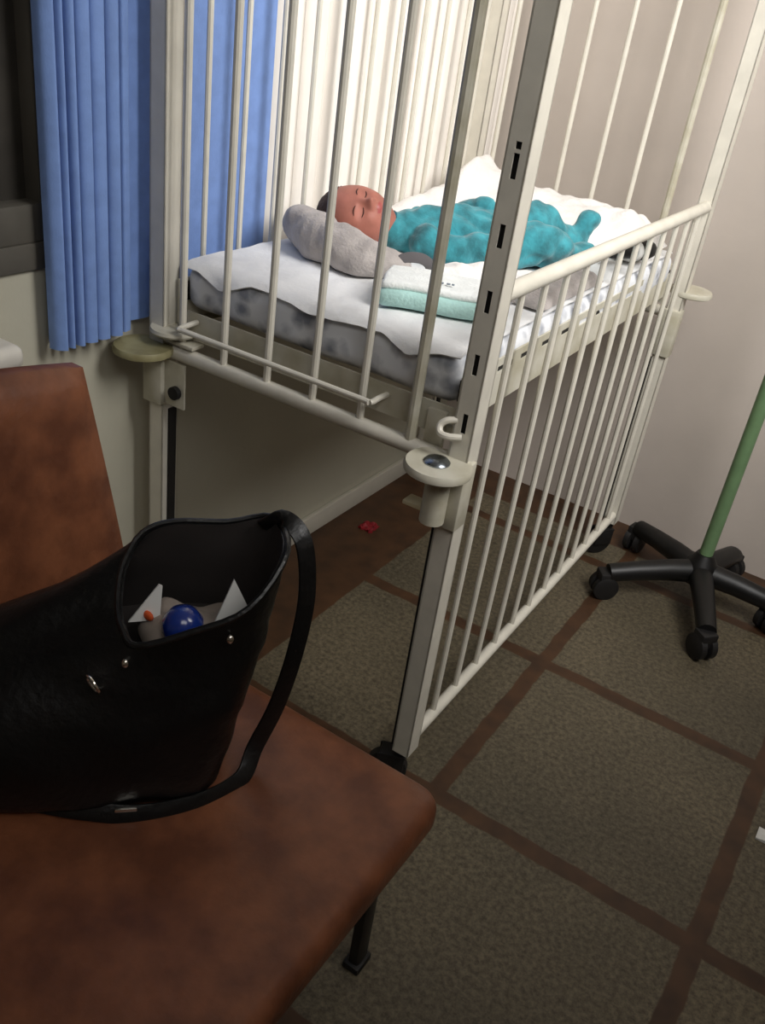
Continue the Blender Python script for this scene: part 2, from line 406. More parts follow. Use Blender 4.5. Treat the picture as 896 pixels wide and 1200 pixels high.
# corner brackets: sleeve, bumper disc, bolt
def corner(px, py, sy, m, dz=0.0, bolt=True, ox=-0.03, sleeve=True):
    bm = B()
    box(bm, (px-0.024, py-0.012 if sy < 0 else py-0.03, 0.645), (px+0.024, py+0.03 if sy < 0 else py+0.012, 0.742+max(0, min(dz, 0.03))), 0.003)
    b = obj('corner_bracket', bm, M['enamel_worn'], cot)
    if sleeve:
        bm = B(); tube(bm, [(px-0.012, py+sy*0.03, 0.662), (px-0.012, py+sy*0.03, 0.735+dz)], 0.021, 16); obj('sleeve', bm, M['enamel_worn'], b)
    bm = B(); lathe(bm, [(0.050, 0.732+dz), (0.056, 0.735+dz), (0.057, 0.742+dz), (0.054, 0.748+dz)], (px+ox, py+sy*0.032, 0), 40)
    d = obj('bumper_disc', bm, m, b)
    if bolt:
        bm = B(); lathe(bm, [(0.022, 0.746), (0.022, 0.750), (0.018, 0.754), (0.008, 0.7575)], (px+ox-0.003, py+sy*0.034, dz), 24)
        obj('bolt', bm, M['steel'], d)
    return b
nb = corner(-0.018, 0.0, -1, M['enamel_worn'], 0.022, True, -0.016)
corner(-0.018, CL+0.0, +1, M['enamel_worn'], 0.075, False, 0.02, False)
corner(-CW, 0.0, -1, M['shaded_yellowed_disc'], 0.022, False, -0.002, False); corner(-CW, CL, +1, M['enamel_worn'], 0.0, False, 0.0, False)
bm = B(); box(bm, (-0.094, -0.02, 0.664), (-0.05, 0.01, 0.672), 0.002); obj('latch_tab', bm, M['tab'], nb)
# plate with the dark knob beside the left bracket, and the upper flange that carries the base
bm = B(); box(bm, (-CW+0.02, -0.002, 0.65), (-CW+0.075, 0.003, 0.742), 0.0015); kp = obj('knob_plate', bm, M['enamel_worn'], cot)
bm = B(); lathe(bm, [(0.013, -0.014), (0.013, -0.004), (0.009, 0.0)], (-CW+0.058, -0.001, 0.684), 20, 'Y'); obj('knob', bm, M['dark'], kp)
bm = B(); lathe(bm, [(0.045, 0.793), (0.047, 0.797), (0.045, 0.803)], (-CW+0.03, 0.018, 0), 32)
obj('support_flange', bm, M['enamel_worn'], cot)
bm = B(); box(bm, (-CW+0.0, 0.0, 0.775), (-CW+0.09, 0.034, 0.783), 0.002); obj('support_flange', bm, M['enamel_worn'], cot)
# bent rod on the end
bm = B(); yr = -0.012
tube(bm, catmull([(-0.600, 0.050, 0.824), (-0.606, 0.012, 0.820), (-0.608, yr, 0.817), (-0.595, yr, 0.816), (-0.5, yr, 0.816), (-0.35, yr, 0.816), (-0.205, yr, 0.816), (-0.186, yr, 0.816), (-0.183, 0.012, 0.818), (-0.176, 0.050, 0.822)], 6), 0.0052, 10)
obj('bent_rod', bm, M['enamel'], cot)
# hook on the corner post
bm = B(); tube(bm, catmull([(-0.032, 0.004, 0.834), (-0.046, -0.004, 0.831), (-0.054, -0.010, 0.822), (-0.049, -0.016, 0.812), (-0.034, -0.017, 0.811), (-0.014, -0.008, 0.813)], 6), 0.0058, 10)
obj('hook', bm, M['enamel'], cot)
# dark spring block behind the bracket, between lift rod and post
bm = B(); box(bm, (-0.095, 0.02, 0.765), (-0.06, 0.03, 0.83), 0.002); obj('rod_guide', bm, M['enamel_worn'], cot)
# casters
def caster(x, y, ang):
    bm = B(); tube(bm, [(x, y, 0.085), (x, y, PB+0.01)], 0.011, 12)
    dx, dy = math.cos(ang), math.sin(ang)
    c = (x-0.026*dx, y-0.026*dy, 0.042)
    mtx = Matrix.Translation(Vector(c)) @ Matrix.Rotation(ang, 4, 'Z')
    t = bmesh.new()
    for s in (-1, 1): box(t, (-0.022, s*0.017-0.002, -0.006), (0.034, s*0.017+0.002, 0.044), 0.0015)
    box(t, (-0.018, -0.019, 0.04), (0.036, 0.019, 0.046), 0.002)
    merge(bm, t, 0, mtx)
    o = obj('caster', bm, M['rubber'], cot)
    bm = B(); t = bmesh.new(); lathe(t, [(0.034, -0.013), (0.0415, -0.009), (0.0415, 0.009), (0.034, 0.013)], (0, 0, 0), 28, 'Y'); merge(bm, t, 0, mtx)
    obj('wheel', bm, M['rubber'], o)
caster(-0.026, 0.03, 0.35); caster(-0.018, CL, 0.9); caster(-CW, 0.02, 0.3); caster(-CW, CL, -0.7)

# ---------------------------------------------------------------- bedding (world coordinates)
def grid_solid(fn, nu, nv, thick=None):
    """closed mesh from a height field: fn(u,v) -> top point, bottom point"""
    bm = B(); T = [[None]*(nv+1) for _ in range(nu+1)]; Bt = [[None]*(nv+1) for _ in range(nu+1)]
    for i in range(nu+1):
        for j in range(nv+1):
            a, b = fn(i/nu, j/nv); T[i][j] = bm.verts.new(a); Bt[i][j] = bm.verts.new(b)
    for i in range(nu):
        for j in range(nv):
            bm.faces.new((T[i][j], T[i+1][j], T[i+1][j+1], T[i][j+1])); bm.faces.new((Bt[i][j], Bt[i][j+1], Bt[i+1][j+1], Bt[i+1][j]))
    for i in range(nu):
        bm.faces.new((T[i][0], Bt[i][0], Bt[i+1][0], T[i+1][0])); bm.faces.new((T[i][nv], T[i+1][nv], Bt[i+1][nv], Bt[i][nv]))
    for j in range(nv):
        bm.faces.new((T[0][j], T[0][j+1], Bt[0][j+1], Bt[0][j])); bm.faces.new((T[nu][j], Bt[nu][j], Bt[nu][j+1], T[nu][j+1]))
    return bm
def nz(x, y, z=0.0): return noise.noise(Vector((x, y, z)))
MX0, MX1, MY0, MY1, MZ0, MZ1 = -0.702, -0.106, -0.018, 1.130, 0.832, 0.921
t = bmesh.new(); bmesh.ops.create_cube(t, size=1.0)
for v in t.verts: v.co = Vector(((v.co.x+.5)*(MX1-MX0)+MX0, (v.co.y+.5)*(MY1-MY0)+MY0, (v.co.z+.5)*(MZ1-MZ0)+MZ0))
bmesh.ops.bevel(t, geom=t.edges[:], offset=0.03, segments=5, profile=0.5, affect='EDGES')
bmesh.ops.subdivide_edges(t, edges=[e for e in t.edges if e.calc_length() > 0.2], cuts=24, use_grid_fill=True)
for v in t.verts:
    v.co += Vector((0.003*nz(v.co.y*9, v.co.z*9), 0.005*nz(v.co.x*9, v.co.z*14), 0.003*nz(v.co.x*7, v.co.y*7, 3)))
mattress = obj('mattress', t, M['floral'])
tag(mattress, 'thin mattress in faded grey floral ticking lying in the cot', 'mattress')
# sheet: covers the top, its front edge hanging a little over the near end in uneven points
def sheet_fn(u, v):
    x = MX0+0.004+(MX1-MX0-0.008)*u
    drop = 0.002+0.016*max(0, nz(x*7, 1.3))+0.012*max(0, 1-abs(x+0.40)/0.10)+0.024*max(0, 1-abs(x+0.60)/0.06)+0.022*max(0, 1-abs(x+0.20)/0.06)
    L = (MY1-MY0-0.05); s = v*(L+drop+0.018)-0.0     # arclength from the far end
    r = 0.03
    top = MZ1+0.005+0.0035*nz(x*10, s*10, 5)+0.003*nz(x*26, s*26, 9)
    flat = L-0.0
    if s <= flat: y = MY1-0.03-s+0.0; p = Vector((x, y, top)); q = Vector((x, y, top-0.003))
    else:
        a = min((s-flat)/r, 1.35); y0 = MY1-0.03-flat
        ex = max(0, (s-flat)-1.35*r)
        off = 0.006+0.005*nz(x*22, 2.2)
        p = Vector((x, y0-(r+off)*math.sin(a)-0.05*ex, top-r+(r)*math.cos(a)-ex)); q = Vector((x, y0-(r+off-0.003)*math.sin(a)-0.05*ex, top-r+(r-0.003)*math.cos(a)-ex))
    return p, q
bm = grid_solid(sheet_fn, 70, 90)
sheet = obj('bed_sheet', bm, M['sheet']); tag(sheet, 'rumpled white sheet spread over the cot mattress', 'bed sheet')
# white blanket heaped along the far end and the wall side
def blanket_fn(u, v):
    x = -0.695+(0.56)*u; ys = min(0.86, max(0.50, 0.485+1.11*(x+0.56))); y = ys+(1.125-ys)*v
    edge = min(1, u*9)*min(1, (1-u)*8)*min(1, v*7)*min(1, (1-v)*10)
    edge = edge**0.5
    far = math.exp(-((y-1.03)/0.13)**2); side = math.exp(-((x+0.655)/0.05)**2)*min(1, max(0, (y-0.5)/0.25))
    lump = math.exp(-(((x+0.62)/0.12)**2+((y-0.98)/0.13)**2))
    h = 0.012+0.055*far+0.045*side+0.022*lump
    ridge = 0.020*abs(nz(x*8+1.2, y*8, 2.2))+0.012*nz(x*16, y*13, 4.0)+0.005*nz(x*34, y*31, 1)
    h = max(0.006, h+ridge*(0.4+0.9*max(far, side)))
    # hollow where the child lies
    z0 = MZ1+0.010
    return Vector((x+0.01*nz(y*9, 1)*(1-edge), y+0.012*nz(x*9, 4)*(1-edge), z0+h*edge+0.002)), Vector((x, y, z0-0.001))
bm = grid_solid(blanket_fn, 70, 80)
bl = obj('blanket', bm, M['blanket'], None, 70); tag(bl, 'crumpled white blanket heaped across the far end of the cot', 'blanket')

# grey sweater bundled as a headrest
def blob_remesh(name, build, mats, vox=0.004, smooth=6, fn=None, parent=None, post=2):
    bm = B(); build(bm); me = bpy.data.meshes.new('tmp'); bmesh.ops.recalc_face_normals(bm, faces=bm.faces[:]); bm.to_mesh(me); bm.free()
    o = bpy.data.objects.new('tmp', me); COL.objects.link(o)
    m = o.modifiers.new('r', 'REMESH'); m.mode = 'VOXEL'; m.voxel_size = vox
    if smooth: s = o.modifiers.new('s', 'SMOOTH'); s.iterations = smooth; s.factor = 0.5
    n = evaluated(o, name, mats, parent)
    if fn:
        co = [fn(v.co, v.normal) for v in n.data.vertices]
        for v, c in zip(n.data.vertices, co): v.co = c
        b2 = B(); b2.from_mesh(n.data)
        for _ in range(post): bmesh.ops.smooth_vert(b2, verts=b2.verts[:], factor=0.5, use_axis_x=True, use_axis_y=True, use_axis_z=True)
        b2.to_mesh(n.data); b2.free()
        for p in n.data.polygons: p.use_smooth = True
    n.data.update()
    return n
def ell(bm, c, r, R=None, sub=3):
    t = bmesh.new(); bmesh.ops.create_icosphere(t, subdivisions=sub, radius=1.0)
    m = Matrix.Translation(Vector(c)) @ ((R.to_4x4() if R else Matrix()) @ Matrix.Diagonal((*r, 1)))
    merge(bm, t, 0, m)
def swb(bm):
    p = catmull([(-0.672, 0.300, 0.968), (-0.640, 0.255, 0.972), (-0.575, 0.225, 0.966), (-0.510, 0.205, 0.962), (-0.455, 0.205, 0.957), (-0.415, 0.235, 0.953), (-0.385, 0.262, 0.950)], 8)
    n = len(p); tube(bm, p, [0.02+0.026*math.sin(math.pi*min(1, (i+4)/(n+2)))**0.7 if i < n-6 else 0.026 for i in range(n)], 16)
    ell(bm, (-0.625, 0.315, 0.958), (0.062, 0.07, 0.030)); ell(bm, (-0.55, 0.285, 0.945), (0.09, 0.06, 0.018))
def swn(co, n):
    q = co + n*(0.010*nz(co.x*20, co.y*20, co.z*20)+0.004*nz(co.x*45, co.y*45, co.z*45)); q.z = max(q.z, MZ1+0.009); return q
sw = blob_remesh('sweater', swb, [M['grey_knit']], 0.005, 4, swn)
tag(sw, 'grey knitted sweater bundled under the head of the baby', 'sweater')
bm = B(); pc = catmull([(-0.398, 0.225, 0.945), (-0.388, 0.24, 0.968), (-0.366, 0.262, 0.972), (-0.352, 0.278, 0.962), (-0.348, 0.285, 0.945)], 6)
tube(bm, pc, 0.0, 10, flat=(0.010, 0.004, (0.5, -0.8, 0.3))); obj('cuff', bm, M['grey_dark'], sw)['label'] = 'dark grey cuff'

# folded towel by the near end
tw = empty('towel', (-0.262, 0.150, MZ1+0.010), 'folded pale aqua towel with white upper layer, lying in front of the baby', 'towel', rz=math.radians(25.5))
def soft_box(lo, hi, bev, amp, seed):
    t = bmesh.new(); bmesh.ops.create_cube(t, size=1.0)
    lo = Vector(lo); hi = Vector(hi)
    for v in t.verts: v.co = Vector(((v.co.x+.5)*(hi.x-lo.x)+lo.x, (v.co.y+.5)*(hi.y-lo.y)+lo.y, (v.co.z+.5)*(hi.z-lo.z)+lo.z))
    bmesh.ops.bevel(t, geom=t.edges[:], offset=bev, segments=4, profile=0.5, affect='EDGES')
    bmesh.ops.subdivide_edges(t, edges=[e for e in t.edges if e.calc_length() > bev*2.2], cuts=14, use_grid_fill=True)
    for v in t.verts: v.co += Vector((amp*nz(v.co.y*14, v.co.z*14, seed), amp*nz(v.co.x*14, v.co.z*14, seed+3), amp*nz(v.co.x*12, v.co.y*12, seed+7)))
    return t
obj('lower_fold', soft_box((-0.095, -0.062, 0.0), (0.10, 0.07, 0.030), 0.0125, 0.004, 1.0), M['aqua'], tw)
up = obj('upper_fold', soft_box((-0.092, -0.050, 0.028), (0.098, 0.07, 0.044), 0.0075, 0.004, 2.0), M['aqua_white'], tw); up['label'] = 'white upper layer'
bm = B()
for k, w in enumerate((0.006, 0.004, 0.007, 0.005)): box(bm, (0.0+k*0.009, -0.02, 0.0455), (0.0+k*0.009+w, -0.014, 0.0475), 0.0005)
obj('print', bm, M['print'], up)
# white muslin beside the baby
def mus_fn(u, v):
    x = -0.37+0.20*u; y = 0.272+0.085*v+0.60*(x+0.37)
    e = (min(1, u*6)*min(1, (1-u)*6)*min(1, v*5)*min(1, (1-v)*5))**0.5
    h = 0.022+0.010*nz(x*24, y*24, 3)+0.012*abs(nz(x*12, y*20, 8))
    return Vector((x+0.012*nz(y*20, 2)*(1-e), y+0.012*nz(x*20, 1)*(1-e), MZ1+0.013+h*e)), Vector((x, y, MZ1+0.010))
mu = obj('muslin_cloth', grid_solid(mus_fn, 40, 30), M['blanket'], None, 70); tag(mu, 'small crumpled white cloth between the baby and the aqua towel', 'cloth')
# grey cloth at the lowered side
def gc_fn(u, v):
    x = -0.185+0.07*u; y = 0.30+0.32*v
    e = (min(1, u*5)*min(1, (1-u)*5)*min(1, v*7)*min(1, (1-v)*7))**0.5
    h = 0.020+0.010*nz(x*20, y*20, 6)+0.010*abs(nz(x*15, y*9, 2))
    return Vector((x+0.01*nz(y*14, 5)*(1-e), y, MZ1+0.013+h*e)), Vector((x, y, MZ1+0.010))
gc = obj('grey_cloth', grid_solid(gc_fn, 24, 60), M['grey_knit'], None, 70); tag(gc, 'grey crumpled cloth lying along the lowered side, by the legs of the baby', 'cloth')
# small black-ended item with a white band
ph = empty('bottle', (-0.135, 0.83, MZ1+0.014), 'small black object with a white band, lying near the lowered side', 'bottle', rz=math.radians(70))
bm = B(); lathe(bm, [(0.004, -0.075), (0.012, -0.070), (0.015, -0.05), (0.016, -0.01), (0.017, 0.0), (0.019, 0.012), (0.022, 0.03), (0.0225, 0.05), (0.018, 0.07), (0.008, 0.080)], (0, 0, 0.026), 20, 'X')
obj('body', bm, M['rubber'], ph)
bm = B(); lathe(bm, [(0.0195, 0.0), (0.0225, 0.002), (0.0235, 0.014), (0.0222, 0.018)], (0, 0, 0.026), 20, 'X'); obj('band', bm, M['paper'], ph)['label'] = 'white band'

# ---------------------------------------------------------------- the baby
baby = None
Cr = Vector((-0.84, -0.54, 0.05)).normalized()            # towards the crown
Fa = Vector((0.40, -0.64, 0.66)); Fa = (Fa - Cr*Fa.dot(Cr)).normalized()   # the way the face looks
Rt = Fa.cross(Cr).normalized()
HR = Matrix((Rt, Fa, Cr)).transposed()
HC = Vector((-0.571, 0.347, 0.990))
def head_pt(p):
    """unit sphere -> head in its own axes (x right, y forward, z crown)"""
    x, y, z = p
    sx, sy, sz = 0.061, 0.068, 0.083
    if z < 0: sx *= 1-0.24*(-z)**1.5; sy *= 1-0.12*(-z)
    if y < 0: sy *= 1.12*(1-0.1*max(0, -z))
    q = Vector((x*sx, y*sy, z*sz))
    if y > 0:
        def g(cx, cz, r, s=1.0): return math.exp(-(((q.x-cx)/r)**2+((q.z-cz)/(r*s))**2))
        d = 0.0
        d += 0.0165*g(0, -0.022, 0.0085, 0.95)+0.008*g(0, -0.010, 0.007, 1.6)          # nose
        d += 0.0045*(g(0.009, -0.025, 0.005)+g(-0.008, -0.025, 0.005))                  # nostril wings
        d -= 0.0085*(g(0.021, -0.006, 0.012, 0.7)+g(-0.021, -0.006, 0.012, 0.7))       # sockets
        d += 0.0045*(g(0.021, -0.0065, 0.0095, 0.6)+g(-0.021, -0.0065, 0.0095, 0.6))   # lids
        d += 0.0045*(g(0.030, -0.030, 0.016)+g(-0.030, -0.030, 0.016))                 # cheeks
        d += 0.0085*g(0, -0.0405, 0.012, 0.5)                                          # mouth
        d -= 0.005*g(0, -0.0405, 0.011, 0.13)
        d -= 0.003*g(0, -0.0495, 0.012, 0.3)
        d += 0.006*g(0, -0.058, 0.011, 0.7)                                            # chin
        d += 0.002*(g(0.02, 0.006, 0.013, 0.4)+g(-0.02, 0.006, 0.013, 0.4))            # brow ridge
        q.y += d*min(1, y*2.5)
    return q
def hw(q): return HC + HR @ Vector(q)
J = {'neck': Vector((-0.512, 0.402, 0.972)), 'chest': Vector((-0.455, 0.452, 0.968)), 'belly': Vector((-0.385, 0.505, 0.970)), 'pelvis': Vector((-0.325, 0.555, 0.965))}
def limb(bm, pts, rad, seg=14, n=6):
    P = catmull(pts, n); R = []
    for i in range(len(P)):
        t = i/n; k = min(int(t), len(rad)-2); f = t-k; R.append(rad[k]*(1-f)+rad[k+1]*f)
    tube(bm, P, R, seg)
    ell(bm, P[0], (R[0],)*3, None, 2); ell(bm, P[-1], (R[-1],)*3, None, 2)
arms = [  # shoulder, elbow, wrist : near arm along the belly, far arm over the chest
    [(-0.435, 0.400, 0.965), (-0.375, 0.418, 0.958), (-0.325, 0.470, 0.975)],
    [(-0.505, 0.490, 0.975), (-0.478, 0.555, 0.975), (-0.425, 0.555, 1.005)]]
legs = [  # hip, knee, ankle, toe
    [(-0.305, 0.535, 0.962), (-0.245, 0.570, 0.990), (-0.215, 0.645, 0.955), (-0.190, 0.690, 0.962)],
    [(-0.345, 0.590, 0.968), (-0.315, 0.655, 1.012), (-0.262, 0.750, 0.962), (-0.240, 0.795, 1.005)]]
def hand(bm, w, d, up, s=1.0):
    """palm and five curled fingers, thumb leaving the side of the palm"""
    d = Vector(d).normalized(); up = Vector(up); up = (up-d*up.dot(d)).normalized(); sd = d.cross(up); w = Vector(w)
    R = Matrix((d, sd, up)).transposed()
    ell(bm, w+d*0.013*s, (0.016*s, 0.0135*s, 0.0075*s), R, 2)
    for k, l in enumerate((0.020, 0.023, 0.022, 0.017)):
        b0 = w+d*0.024*s+sd*(-0.0095+k*0.0063)*s; a = d*l*0.5*s
        tube(bm, [b0-d*0.006*s, b0+a, b0+a*1.5-up*0.006*s, b0+a*1.1-up*0.012*s], [0.0034*s, 0.0032*s, 0.003*s, 0.0026*s], 8)
    b0 = w+d*0.007*s-sd*0.011*s
    tube(bm, [b0, b0+d*0.008*s-sd*0.007*s, b0+d*0.017*s-sd*0.006*s-up*0.004*s], [0.004*s, 0.0036*s, 0.003*s], 8)
def body_build(bm):
    t = bmesh.new(); bmesh.ops.create_icosphere(t, subdivisions=6, radius=1.0)
    for v in t.verts: v.co = hw(head_pt(v.co))
    merge(bm, t)
    for s in (-1, 1):                                                            # ears
        t = bmesh.new(); bmesh.ops.create_icosphere(t, subdivisions=3, radius=1.0)
        for v in t.verts:
            x, y, z = v.co; rim = 0.0025*(1 if (y*y+z*z) > 0.45 else -0.4)
            v.co = hw((s*(0.0595+0.0045*x*s*s+rim*0.6+0.004*(-y)), -0.006+0.0105*y+0.004*z, -0.014+0.0165*z))
        merge(bm, t)
    limb(bm, [hw((0, -0.012, -0.04)), J['neck'], J['chest']], [0.034, 0.031, 0.042])
    limb(bm, [J['neck']*0.4+J['chest']*0.6, J['chest'], J['belly'], J['pelvis']], [0.040, 0.047, 0.050, 0.044], 18)
    for a in arms: limb(bm, a, [0.021, 0.0185, 0.014]); d = Vector(a[2])-Vector(a[1]); hand(bm, a[2], d, (0.3, -0.3, 0.9), 1.15)
    for l in legs: limb(bm, l, [0.031, 0.027, 0.019, 0.013])
baby = blob_remesh('person', body_build, [M['skin'], M['lips']], 0.0022, 1)
tag(baby, 'sleeping newborn baby in a teal suit lying on the cot mattress', 'person')
IHR = HR.transposed()
for p in baby.data.polygons:
    q = IHR @ (Vector(p.center)-HC)
    if q.y > 0.04 and ((q.x/0.0135)**2+((q.z+0.0408)/0.0050)**2) < 1: p.material_index = 1
# hair: a close cap over the back and top of the skull
bm = B(); t = bmesh.new(); bmesh.ops.create_icosphere(t, subdivisions=5, radius=1.0)
for f in list(t.faces):
    c = f.calc_center_median()
    keep = (c.z > 0.40+0.36*max(0, c.y)+0.07*nz(c.x*9, c.y*9)) or (c.y < -0.35 and c.z > -0.55+0.05*nz(c.x*9, c.z*9)) or (abs(c.x) > 0.8 and c.z > 0.2 and c.y < 0.15)
    if not keep: t.faces.remove(f)
for v in [v for v in t.verts if not v.link_faces]: t.verts.remove(v)
inner = {}
for v in t.verts:
    n = v.co.copy(); q = head_pt(n); k = 1.022+0.012*nz(n.x*30, n.y*30, n.z*12)
    inner[v] = hw(q*0.985); v.co = hw(q*k)
mo = {v: bm.verts.new(v.co) for v in t.verts}; mi_ = {v: bm.verts.new(inner[v]) for v in t.verts}
for f in t.faces:
    bm.faces.new([mo[v] for v in f.verts]); bm.faces.new([mi_[v] for v in reversed(f.verts)])
for e in t.edges:
    if len(e.link_faces) == 1: a, b = e.verts; bm.faces.new((mo[a], mo[b], mi_[b], mi_[a]))
t.free(); obj('hair', bm, M['hair'], baby, 60)
def on_face(x, z, lift=0.0):
    # the front surface of the head at local x,z
    best = None
    n = Vector((x/0.061, 0, z/0.083))
    for _ in range(6):
        yy = 1-n.x**2-n.z**2; n.y = math.sqrt(max(yy, 0.01)); q = head_pt(n.normalized())
        n.x += (x-q.x)/0.061; n.z += (z-q.z)/0.083
    q.y += lift; return hw(q)
for s in (-1, 1):
    bm = B(); tube(bm, [on_face(s*(0.011+0.0045*k), -0.0085-0.0022*math.sin(math.pi*k/4), 0.0006) for k in range(5)], [0.0006, 0.0011, 0.0013, 0.0011, 0.0006], 6)
    obj('eyelashes', bm, M['lash'], baby)
    bm = B(); tube(bm, [on_face(s*(0.012+0.0045*k), 0.0075+0.0025*math.sin(math.pi*k/4), 0.0003) for k in range(5)], [0.0006, 0.0012, 0.0013, 0.001, 0.0005], 6)
    obj('eyebrow', bm, M['lash'], baby)
# teal suit: a loose shell round trunk, arms and legs, with folds and a collar
def suit_build(bm):
    limb(bm, [J['neck']+Vector((-0.004, -0.002, -0.002)), J['chest'], J['belly'], J['pelvis']], [0.036, 0.058, 0.063, 0.056], 20)
    for a in arms:
        e = Vector(a[2])+(Vector(a[2])-Vector(a[1])).normalized()*0.045
        limb(bm, [a[0], a[1], a[2], tuple(e)], [0.032, 0.029, 0.026, 0.021])
    for l in legs: limb(bm, l, [0.046, 0.038, 0.028, 0.021])
    ell(bm, (-0.285, 0.60, 0.955), (0.06, 0.06, 0.025)); ell(bm, (-0.235, 0.69, 0.948), (0.04, 0.06, 0.018))
def suit_fn(co, n):
    q = co + n*(0.016*abs(nz(co.x*19+3, co.y*19, co.z*22))+0.006*nz(co.x*34, co.y*30, co.z*36)); q.z = max(q.z, MZ1+0.011); return q
suit = blob_remesh('baby_suit', suit_build, [M['teal']], 0.004, 5, suit_fn, baby); suit['label'] = 'teal plush suit'
bm = B(); cdir = (J['chest']-J['neck']).normalized(); cc = J['neck']-cdir*0.006
a = cdir.cross(Vector((0, 0, 1))).normalized(); b = a.cross(cdir)
tube(bm, [cc+a*0.036*math.cos(k*math.pi/10)+b*0.034*math.sin(k*math.pi/10) for k in range(20)], 0.005, 8, closed=True); obj('collar', bm, M['teal_dark'], baby)

# ---------------------------------------------------------------- brown chair
chair = empty('chair', (-0.15, -0.70, 0), 'brown vinyl chair in the foreground carrying a black bag', 'chair')
def loc(o):  # built in world coordinates: move the mesh into the parent's frame
    p = o.parent
    while p.parent: p = p.parent
    for v in o.data.vertices: v.co -= p.location
    return o
SX0, SX1, SY0, SY1 = -0.45, 0.165, -1.01, -0.384
def rounded_slab(x0, x1, y0, y1, z0, z1, rc, bev, seg=6, crown=0.0):
    t = bmesh.new(); pts = []
    for cx, cy, a0 in ((x1-rc, y1-rc, 0), (x0+rc, y1-rc, 90), (x0+rc, y0+rc, 180), (x1-rc, y0+rc, 270)):
        for k in range(7):
            a = math.radians(a0+15*k); pts.append((cx+rc*math.cos(a), cy+rc*math.sin(a)))
    rings = []
    prof = [(bev*(1-math.sin(math.pi/2*k/seg)), z0+bev*(1-math.cos(math.pi/2*k/seg))*0.6) for k in range(seg+1)] + [(bev*(1-math.cos(math.pi/2*k/seg)), z1-bev*(1-math.sin(math.pi/2*k/seg))) for k in range(seg+1)]
    cx, cy = (x0+x1)/2, (y0+y1)/2; hx, hy = (x1-x0)/2, (y1-y0)/2
    for ins, z in prof:
        rings.append([t.verts.new((cx+(px-cx)*(1-ins/hx), cy+(py-cy)*(1-ins/hy), z)) for px, py in pts])
    n = len(pts)
    for A, C in zip(rings, rings[1:]):
        for k in range(n): t.faces.new((A[k], A[(k+1) % n], C[(k+1) % n], C[k]))
    for fr in (0.85, 0.6, 0.3):
        last = rings[-1]; nw = [t.verts.new((cx+(v.co.x-cx)*fr, cy+(v.co.y-cy)*fr, z1+crown*(1-fr*fr))) for v in rings[len(prof)-1]]
        for k in range(n): t.faces.new((last[k], last[(k+1) % n], nw[(k+1) % n], nw[k]))
        rings.append(nw)
    t.faces.new(rings[-1]); t.faces.new(rings[0][::-1])
    return t
seat = loc(obj('seat', rounded_slab(SX0, SX1, SY0, SY1, 0.385, 0.452, 0.034, 0.03, 6, 0.006), M['vinyl'], chair, 50))
bm = B(); box(bm, (SX0+0.03, SY0+0.04, 0.36), (SX1-0.05, SY1-0.03, 0.388), 0.004); loc(obj('seat_frame', bm, M['chair_metal'], chair))
# backrest: padded panel leaning back, gently crowned along its top
def back_build():
    t = bmesh.new(); nu, nv = 20, 16
    def pt(u, v, side):
        y = SY1-0.005+(SY0-SY1+0.01)*u
        ztop = 0.870+0.035*math.sin(math.pi*u)
        z = 0.44+(ztop-0.44)*v
        y -= 0.02*v*(1-2*u)                    # narrows towards the top
        e = min(1, u*16, (1-u)*16, (1-v)*12, v*12); e = math.sqrt(max(0, 1-(1-e)**2))
        x = -0.455-0.085*v**1.2
        if side > 0: x += 0.012+0.014*e
        else: x -= 0.012+0.012*e
        return (x, y, z)
    F = [[t.verts.new(pt(i/nu, j/nv, 1)) for j in range(nv+1)] for i in range(nu+1)]
    K = [[t.verts.new(pt(i/nu, j/nv, -1)) for j in range(nv+1)] for i in range(nu+1)]
    for i in range(nu):
        for j in range(nv): t.faces.new((F[i][j], F[i+1][j], F[i+1][j+1], F[i][j+1])); t.faces.new((K[i][j], K[i][j+1], K[i+1][j+1], K[i+1][j]))
        for j in (0, nv): t.faces.new((F[i][j], K[i][j], K[i+1][j], F[i+1][j]))
    for j in range(nv):
        for i in (0, nu): t.faces.new((F[i][j], F[i][j+1], K[i][j+1], K[i][j]))
    return t
loc(obj('backrest', back_build(), M['vinyl'], chair, 60))
for x, y, dx in ((0.085, SY1-0.025, 0.0), (0.085, SY1-0.56, 0.0), (-0.42, SY1-0.03, -0.03), (-0.42, SY1-0.56, -0.03)):
    bm = B()
    tube(bm, [(x, y, 0.37), (x+dx*0.5, y+0.003, 0.18), (x+dx, y+0.005, 0.012)], 0, 12, flat=(0.017, 0.011, (1, 0, 0)))
    lg = loc(obj('leg', bm, M['chair_metal'], chair))
    bm = B(); box(bm, (x+dx-0.016, y-0.018, 0.0), (x+dx+0.016, y+0.026, 0.016), 0.004); loc(obj('foot', bm, M['rubber'], lg))

